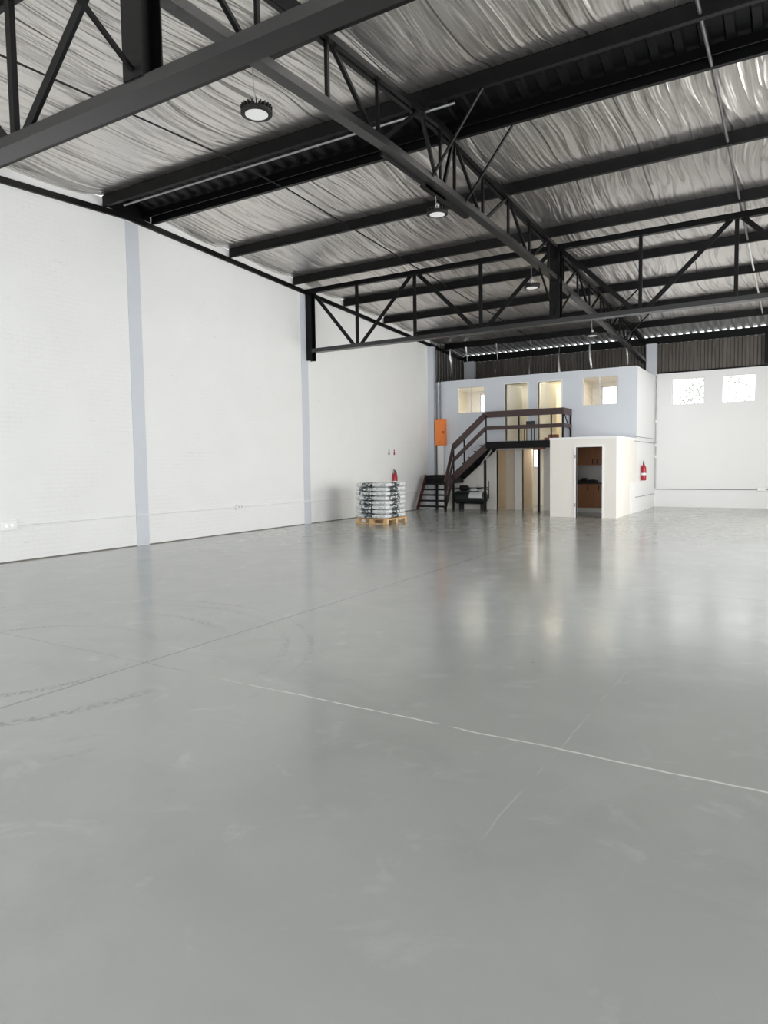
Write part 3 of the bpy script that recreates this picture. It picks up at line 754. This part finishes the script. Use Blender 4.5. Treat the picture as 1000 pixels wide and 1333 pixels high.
# ----------------------------------------------------------------- wall fittings
d = thing('distribution_board', 'bright orange electrical box on the corner beside the office window', 'electrical box', (.47, 23.15, 2.33))
MB().box(.28, .68, 23.085, YM - .001, 2.33, 3.27).build('cabinet_body', M['orange'], d, bevel=.006)
dd = MB().box(.295, .665, 23.068, 23.084, 2.35, 3.25).build('cabinet_door', M['orange'], d, bevel=.004)
MB().box(.62, .65, 23.055, 23.068, 2.76, 2.85).build('lock', M['rubber'], dd)
for z in (2.42, 3.14): MB().box(.45, .48, 23.06, 23.068, z, z + .03).build('rivet', M['rubber'], dd)
o = MB(); o.tube([(.40, 23.18, 3.272), (.40, 23.18, 4.66)], .022); tag(o.build('conduit', M['blue_grey'], origin=(.40, 23.18, 3.27)), 'pale vertical conduit rising from the orange box, nearer the column', 'conduit')
o = MB(); o.tube([(.53, 23.19, 3.272), (.53, 23.19, 4.66)], .022); tag(o.build('conduit', M['blue_grey'], origin=(.53, 23.19, 3.27)), 'pale vertical conduit rising from the orange box, nearer the window', 'conduit')
tag(MB().box(.34, .58, 23.17, 23.24, .0, 2.329).build('trunking', M['white_gloss'], origin=(.45, 23.2, 0)), 'white cable trunking dropping from the orange box to the floor', 'trunking')
o = MB(); o.tube([(.03, YF, .645), (.03, 9.755, .645)] + [(.03, 22.9, .645)], .013); tag(o.build('conduit', M['white_gloss'], origin=(.03, 10, .645)), 'thin pale conduit running low along the whole left wall', 'conduit')
o = MB(); o.tube([(7.46, YB - .03, .63), (W, YB - .03, .63)], .013); tag(o.build('conduit', M['galv'], origin=(7.46, YB, .63)), 'thin grey conduit running low along the back wall', 'conduit')
o = MB(); o.tube([(7.44, YB - .03, 4.66), (7.44, YB - .03, .655)], .016); tag(o.build('conduit', M['galv'], origin=(7.44, YB, .66)), 'grey vertical conduit in the corner of office side wall and back wall', 'conduit')
for z, lab in ((2.42, 'thin grey conduit along the office side wall at the kitchenette lid height, upper one'), (2.27, 'thin grey conduit along the office side wall just under the upper one')):
    o = MB(); o.tube([(XM + .016, YM - .3, z), (XM + .016, YB - .05, z)], .011); tag(o.build('conduit', M['galv'], origin=(XM, YM, z)), lab, 'conduit')
o = MB(); o.tube([(XM + .033, 23.0, .49), (XM + .033, YB - .05, .47)], .01); tag(o.build('conduit', M['galv'], origin=(XM, 24, .48)), 'short grey conduit on the low boxed panel at the foot of the office side wall', 'conduit')
o = MB(); o.tube([(.55, 9.31, 6.72), (7.6, 9.31, 6.72)], .018); tag(o.build('conduit', M['galv'], origin=(.3, 9.3, 6.7)), 'long pale pipe slung under the near edge of the ridge ventilator', 'conduit')
for z in (3.0, 2.15, 1.75):
    b = MB().box(7.40, 7.49, YB - .07, YB - .012, z, z + .09).build('junction_box', M['white_gloss'], origin=(7.44, YB, z))
    tag(b, {3.0: 'tiny white junction box on the corner conduit, topmost of three', 2.15: 'tiny white junction box on the corner conduit, middle of three', 1.75: 'tiny white junction box on the corner conduit, lowest of three'}[z], 'junction box')
def socket(loc, axis, lab, w=.22, h=.12):
    x, y, z = loc
    t = thing('wall_socket', lab, 'socket', loc, 'wall sockets')
    if axis == 'x':
        p = MB().box(x, x + .06, y - w / 2, y + w / 2, z - h / 2, z + h / 2).build('socket_box', M['white_gloss'], t, bevel=.006)
        for k in (-.05, .05): MB().box(x + .0605, x + .068, y + k - .022, y + k + .022, z - .025, z + .025).build('switch', M['alu'], t)
    else:
        p = MB().box(x - w / 2, x + w / 2, y - .06, y, z - h / 2, z + h / 2).build('socket_box', M['white_gloss'], t, bevel=.006)
        for k in (-.05, .05): MB().box(x + k - .022, x + k + .022, y - .068, y - .0605, z - .025, z + .025).build('switch', M['alu'], t)
socket((0.0, 7.0, .655), 'x', 'white double socket box on the left wall conduit, nearest the viewer', .30, .17)
socket((0.0, 12.85, .645), 'x', 'white double socket box on the left wall conduit between the two wall columns', .24, .13)
socket((10.80, YB, .65), 'y', 'white double socket box on the back wall conduit near the right edge', .26, .16)

def extinguisher(loc, face, lab):
    x, y, z = loc; fx, fy_ = face
    t = thing('fire_extinguisher', lab, 'fire extinguisher', loc, 'fire extinguishers')
    c = (x + fx * .10, y + fy_ * .10, z)
    cyl = MB().lathe([(.03, 0), (.08, .01), (.085, .03), (.085, .40), (.07, .46), (.035, .50), (.03, .53), (.0301, .531)], c, 20).build('cylinder', M['red'], t, smooth=True)
    MB().lathe([(.0855, .0), (.0862, .0), (.0862, .07), (.0855, .07)], (c[0], c[1], z + .18), 20).build('label_band', M['label_and_highlight_white'], cyl)
    MB().box(c[0] - .022, c[0] + .022, c[1] - .022, c[1] + .022, z + .53, z + .58).build('valve', M['rubber'], t)
    MB().bar((c[0] - .09 * fy_, c[1] - .09 * fx, z + .63), (c[0] + .04 * fy_, c[1] + .04 * fx, z + .585), .02, .02).build('lever', M['rubber'], t)
    s = .11
    MB().tube([(c[0], c[1], z + .56), (c[0] - s * .8 * fy_, c[1] + s * .8 * fx, z + .55), (c[0] - s * fy_, c[1] + s * fx, z + .48), (c[0] - s * fy_, c[1] + s * fx, z + .2)], .012, 8).build('hose', M['rubber'], t)
    MB().box(x + min(0, fx * .02) - (.03 if fy_ else 0), x + max(0, fx * .02) + (.03 if fy_ else 0), y - (.03 if fx else 0), y + (.03 if fx else 0), z + .25, z + .5).build('bracket', M['galv'], t)
extinguisher((0.0, 20.42, .84), (1, 0), 'red fire extinguisher on the left wall, seen just above the stacked bags')
extinguisher((XM, 23.95, 1.0), (1, 0), 'red fire extinguisher on the white office side wall right of the kitchenette')
for y, m, lab in ((20.2, 'grey_dark', 'small wall sign with a dark pictogram above the extinguisher behind the bags'), (20.55, 'red', 'small wall sign with a red pictogram above the extinguisher behind the bags')):
    s = thing('wall_sign', lab, 'sign', (0, y, 1.95), 'signs above the extinguisher')
    MB().box(0, .006, y - .10, y + .10, 1.95, 2.17).build('sign_plate', M['white_gloss'], s)
    MB().box(.0062, .0085, y - .045, y + .045, 1.97, 2.08).build('pictogram', M[m], s); MB().lathe([(.001, 0), (.035, 0), (.035, .002), (.001, .002)], (.0063, y, 2.12), 12, 'x').build('pictogram', M[m], s)

# ----------------------------------------------------------------- high-bay lamps
def lamp(x, y, z, lab, ztop):
    t = thing('high_bay_lamp', lab, 'lamp', (x, y, z), 'high bay lamps')
    h = MB(); h.lathe([(.001, .075), (.05, .075), (.065, .05), (.15, .045), (.165, .03), (.165, .0), (.125, -.004), (.12, .012), (.001, .012)], (x, y, z), 28).build('housing', M['rubber'], t)
    f = MB()
    for k in range(22):
        a = 2 * math.pi * k / 22
        f.bar((x + .085 * math.cos(a), y + .085 * math.sin(a), z + .065), (x + .165 * math.cos(a), y + .165 * math.sin(a), z + .055), .012, .05)
    f.build('cooling_fins', M['rubber'], t)
    MB().lathe([(.001, -.006), (.12, -.003), (.12, .006), (.001, .006)], (x, y, z), 28).build('lens', M['lens'], t)
    MB().lathe([(.001, .0), (.035, .0), (.035, .07), (.015, .10), (.001, .10)], (x, y, z + .074), 14).build('driver', M['alu'], t)
    MB().tube([(x, y, z + .17), (x - .01, y - .02, (z + ztop) / 2), (x + .0, y - .05, ztop)], .005, 6).build('suspension_cord', M['galv'], t)
    return t
for X_, Y_, Z_, lab in ((XG - .12, 5.83, 5.31, 'round high bay lamp hanging below the nearest truss, largest of the lamps in view'),
                       (XG - .12, 10.07, 5.53, 'round high bay lamp hanging just beyond the ridge ventilator'),
                       (XG - .12, 14.55, 5.33, 'round high bay lamp hanging just in front of the far cross truss'),
                       (XG - .12, 19.5, 5.07, 'small distant high bay lamp hanging behind the far cross truss')):
    lamp(X_, Y_, Z_, lab, zb(Y_) + .02)

# silver ribbons hanging from the end of the foil lining
hs = [(.30, 5.62, 'first from the left wall'), (.97, 5.55, 'second from the left wall'), (2.19, 5.18, 'third from the left wall'), (3.49, 5.05, 'fourth from the left wall'),
      (4.54, 5.02, 'fifth from the left wall'), (5.60, 5.08, 'sixth from the left wall'), (6.80, 5.1, 'next to the girder end')]
for i, (x, z1, lab) in enumerate(hs):
    z1 -= .22 if i else .5
    mb = MB(); zt = zp(24.45) - .0; pts = []
    n = 7; rows = []
    for k in range(n + 1):
        f = k / n; z = zt + (z1 - zt) * f
        xx = x + .05 * math.sin(f * 2.4 + i) * f; yy = 24.42 - .05 * math.sin(f * 5 + i)
        a = i * .9 + f * 3.0
        rows.append([mb.bm.verts.new((xx + s * .026 * (math.cos(a) * .5 + .7), yy + s * .026 * math.sin(a), z)) for s in (-1, 1)])
    for a, b in zip(rows[:-1], rows[1:]): mb.bm.faces.new((a[0], a[1], b[1], b[0]))
    tag(mb.build('hanging_ribbon', M['foil_strip'], origin=(x, 24.42, zt)), 'silver ribbon hanging from the roof over the office, ' + lab, 'ribbon', 'silver ribbons over the office')

# ----------------------------------------------------------------- pallet of bags
px, py = 2.2, 16.32; pa, pb = 1.02, 1.12          # near corner and sizes along -X, +Y
pal = thing('wooden_pallet', 'pale wooden pallet under the stack of bags on the grey floor', 'pallet', (px - pa / 2, py + pb / 2, 0))
for k in range(3):
    y = py + [0, pb / 2 - .05, pb - .10][k]
    MB().box(px - pa, px, y, y + .10, 0, .022).build('bottom_board', M['pallet'], pal)
    for j in range(3):
        x = px - pa + [0, pa / 2 - .06, pa - .12][j]
        MB().box(x, x + .12, y, y + .10, .022, .105).build('block', M['pallet'], pal)
for j in range(3):
    x = px - pa + [0, pa / 2 - .05, pa - .10][j]
    MB().box(x, x + .10, py, py + pb, .105, .124).build('stringer_board', M['pallet'], pal)
for k in range(7):
    y = py + (pb - .11) * k / 6
    MB().box(px - pa, px, y, y + .11, .124, .145).build('deck_board', M['pallet'], pal)
BH = .124
def bag_mesh(name, w, d, h, mat, seed):
    bm = bmesh.new(); bmesh.ops.create_cube(bm, size=2.0); bmesh.ops.subdivide_edges(bm, edges=bm.edges[:], cuts=7, use_grid_fill=True)
    for v in bm.verts:
        u, t, q = v.co
        e = max(abs(u), abs(t))
        zz = q * h / 2 * (1 - .34 * e ** 5)
        xy = 1 - .05 * q * q - .03 * (abs(u * t)) ** 3
        j = noise.noise(Vector((u * 2.2 + seed, t * 2.2, q * 1.5))) * .012
        v.co = Vector((u * w / 2 * xy + j, t * d / 2 * xy + j, zz + (h / 2) + j * .3 * (1 - abs(q))))
    me = bpy.data.meshes.new(name); bm.to_mesh(me); bm.free()
    for p in me.polygons: p.use_smooth = True
    me.materials.append(mat); return me
bw, bd = pa / 2 - .022, pb / 2 - .022
mats = {'left': bag_mat('bag_print_side', 'x', -.06, .30), 'near': bag_mat('bag_print_corner', 'y', -.04, .4), 'right': bag_mat('bag_print_end', 'y', -.4, -.08), 'rear': bag_mat('bag_print_rear', 'y', 9, 10)}
meshes = {k: [bag_mesh('bag', bw, bd, BH, mats[k], 3 * i + 7) for i in range(2)] for k in mats}
cent = {'left': (px - pa * .75, py + pb * .25), 'near': (px - pa * .25, py + pb * .25), 'right': (px - pa * .25, py + pb * .75), 'rear': (px - pa * .75, py + pb * .75)}
where = {'left': 'on the left side of the pallet stack', 'near': 'at the near corner of the pallet stack', 'right': 'on the right side of the pallet stack', 'rear': 'at the far corner of the pallet stack'}
ordn = ['bottom layer', 'second layer up', 'third layer up', 'fourth layer up', 'fifth layer up', 'sixth layer up', 'seventh layer up', 'top layer']
for L in range(8):
    for k in ('left', 'near', 'right', 'rear'):
        o = bpy.data.objects.new('bag', meshes[k][L % 2]); COL.objects.link(o)
        o.location = (cent[k][0] + random.uniform(-.006, .006), cent[k][1] + random.uniform(-.006, .006), .146 + L * (BH + .0006))
        o.rotation_euler.z = random.uniform(-.008, .008)
        tag(o, 'white bag with dark print ' + where[k] + ', ' + ordn[L], 'bag', 'bags on the pallet')

# ----------------------------------------------------------------- outdoors seen through the back windows
leafm = plain('sunlit_pale_leaf', (206, 210, 190), .6, 0, .2, 3)
barkm = plain('pale_bark', (190, 186, 176), .8, 0, .2, 6)
for tx, ty, sd, lab in ((8.85, 30.4, 5, 'pale sunlit tree outside the two back windows nearest the office'),):
    rnd = random.Random(sd)
    t = thing('tree', lab, 'tree', (tx, ty, 0))
    mb = MB(); mb.tube([(tx, ty, 0), (tx + .1, ty, 2.4), (tx + .0, ty, 4.0), (tx + .2, ty, 6.2)], [.12, .1, .07, .02], 8)
    tips = []
    for k in range(12):
        z = 2.6 + k * .28; a = rnd.uniform(0, 6.28); L = rnd.uniform(.7, 1.5)
        e = (tx + math.cos(a) * L, ty + math.sin(a) * L * .5, z + rnd.uniform(.2, .8)); mb.tube([(tx + .05, ty, z), ((tx + e[0]) / 2, (ty + e[1]) / 2, z + .1), e], [.03, .02, .006], 5); tips.append(e)
    mb.build('trunk', barkm, t)
    mb = MB()
    for e in tips:
        for q in range(50):
            c = Vector(e) + Vector((rnd.gauss(0, .28), rnd.gauss(0, .25), rnd.gauss(0, .25))); a = Vector((rnd.gauss(0, 1), rnd.gauss(0, 1), rnd.gauss(0, 1))).normalized() * .065
            b = a.cross(Vector((rnd.gauss(0, 1), rnd.gauss(0, 1), 1))).normalized() * .034
            mb.quad(c - a, c + b, c + a, c - b)
    mb.build('foliage', leafm, t)
struct(MB().box(-20, 40, YB + .22, 60, -.12, -.02).build('ground', plain('pale_paving', (190, 188, 182), .8, 0, .1, 1)), 'pale ground outside', 'ground')

# ----------------------------------------------------------------- light
w = bpy.data.worlds.new('sky'); sc.world = w; w.use_nodes = True
bg = w.node_tree.nodes['Background']; bg.inputs[0].default_value = (.93, .97, 1.0, 1); bg.inputs[1].default_value = 2.4
def area(name, loc, rot, sx, sy, power, col=(1, 1, 1)):
    l = bpy.data.lights.new(name, 'AREA'); l.shape = 'RECTANGLE'; l.size = sx; l.size_y = sy; l.energy = power; l.color = col
    o = bpy.data.objects.new(name, l); COL.objects.link(o); o.location = loc; o.rotation_euler = rot
    return o
H = math.pi / 2
for y, p, cl in ((8.1, 270, (.985, .99, 1)), (13.7, 360, (.985, .99, 1)), (19.5, 375, (1, .97, .92))): area('daylight_side', (W - .02, y, 2.2), (0, H, 0), 4.2, 4.2, p, cl)
for x in (3.7, 10.4): area('daylight_front', (x, YF + .02, 2.25), (H, 0, 0), 5.0, 4.3, 250, (.96, .98, 1))
def panel(name, x, y, z, p, col, sx=1.0, sy=.5): area(name, (x, y, z), (0, 0, 0), sx, sy, p, col)
panel('room_lamp_warm', 4.55, 24.3, 4.55, 17, (1, .92, .76))
panel('room_fill_window', 1.4, 24.6, 4.55, 34, (1, .97, .88), 1.4, 1.4)  # this and the panels below are fill lights added to brighten the rooms
panel('room_fill_door', 3.3, 24.3, 4.55, 7, (1, .98, .90))
panel('room_fill_right', 6.2, 24.8, 4.55, 22, (1, .90, .74), 1.4, 1.4)
panel('room_fill_ground', 3.9, 24.6, 2.24, 22, (1, .93, .80), .8, .8)
panel('room_fill_ground_left', 1.4, 25.6, 2.24, 14, (1, .93, .80), .8, .8)

# ----------------------------------------------------------------- camera
F_PX, YAW, PITCH, ROLL, CX, CZ = 904.5665, .5417, -.0661, -.0146, 11.9324, 1.6
c, s = math.cos(YAW), math.sin(YAW)
R_ = Vector((c, s, 0)); Fd = Vector((-s, c, 0)); U_ = Vector((0, 0, 1))
cp, sp = math.cos(PITCH), math.sin(PITCH)
F2 = Fd * cp + U_ * sp; U2 = U_ * cp - Fd * sp
cr, sr = math.cos(ROLL), math.sin(ROLL)
R3 = R_ * cr + U2 * sr; U3 = U2 * cr - R_ * sr
cam = bpy.data.cameras.new('camera'); co = bpy.data.objects.new('camera', cam); COL.objects.link(co)
m = Matrix((R3, U3, -F2)).transposed().to_4x4(); m.translation = Vector((CX, 0, CZ)); co.matrix_world = m
cam.sensor_fit = 'VERTICAL'; cam.sensor_height = 24; cam.sensor_width = 24; cam.lens = F_PX / 1333 * 24
cam.clip_start = .05; cam.clip_end = 200
sc.camera = co
sc.view_settings.view_transform = 'Standard'; sc.view_settings.look = 'None'
sc.view_settings.exposure = -0.06
sc.cycles.max_bounces = 10; sc.cycles.diffuse_bounces = 6; sc.cycles.glossy_bounces = 5; sc.cycles.transparent_max_bounces = 8
sc.cycles.use_denoising = True; sc.cycles.sample_clamp_indirect = 8

for _o in bpy.data.objects:
    if 'label' in _o and _o.get('kind') != 'structure' and not 4 <= len(_o['label'].split()) <= 16: print('LABEL', _o.name, len(_o['label'].split()))
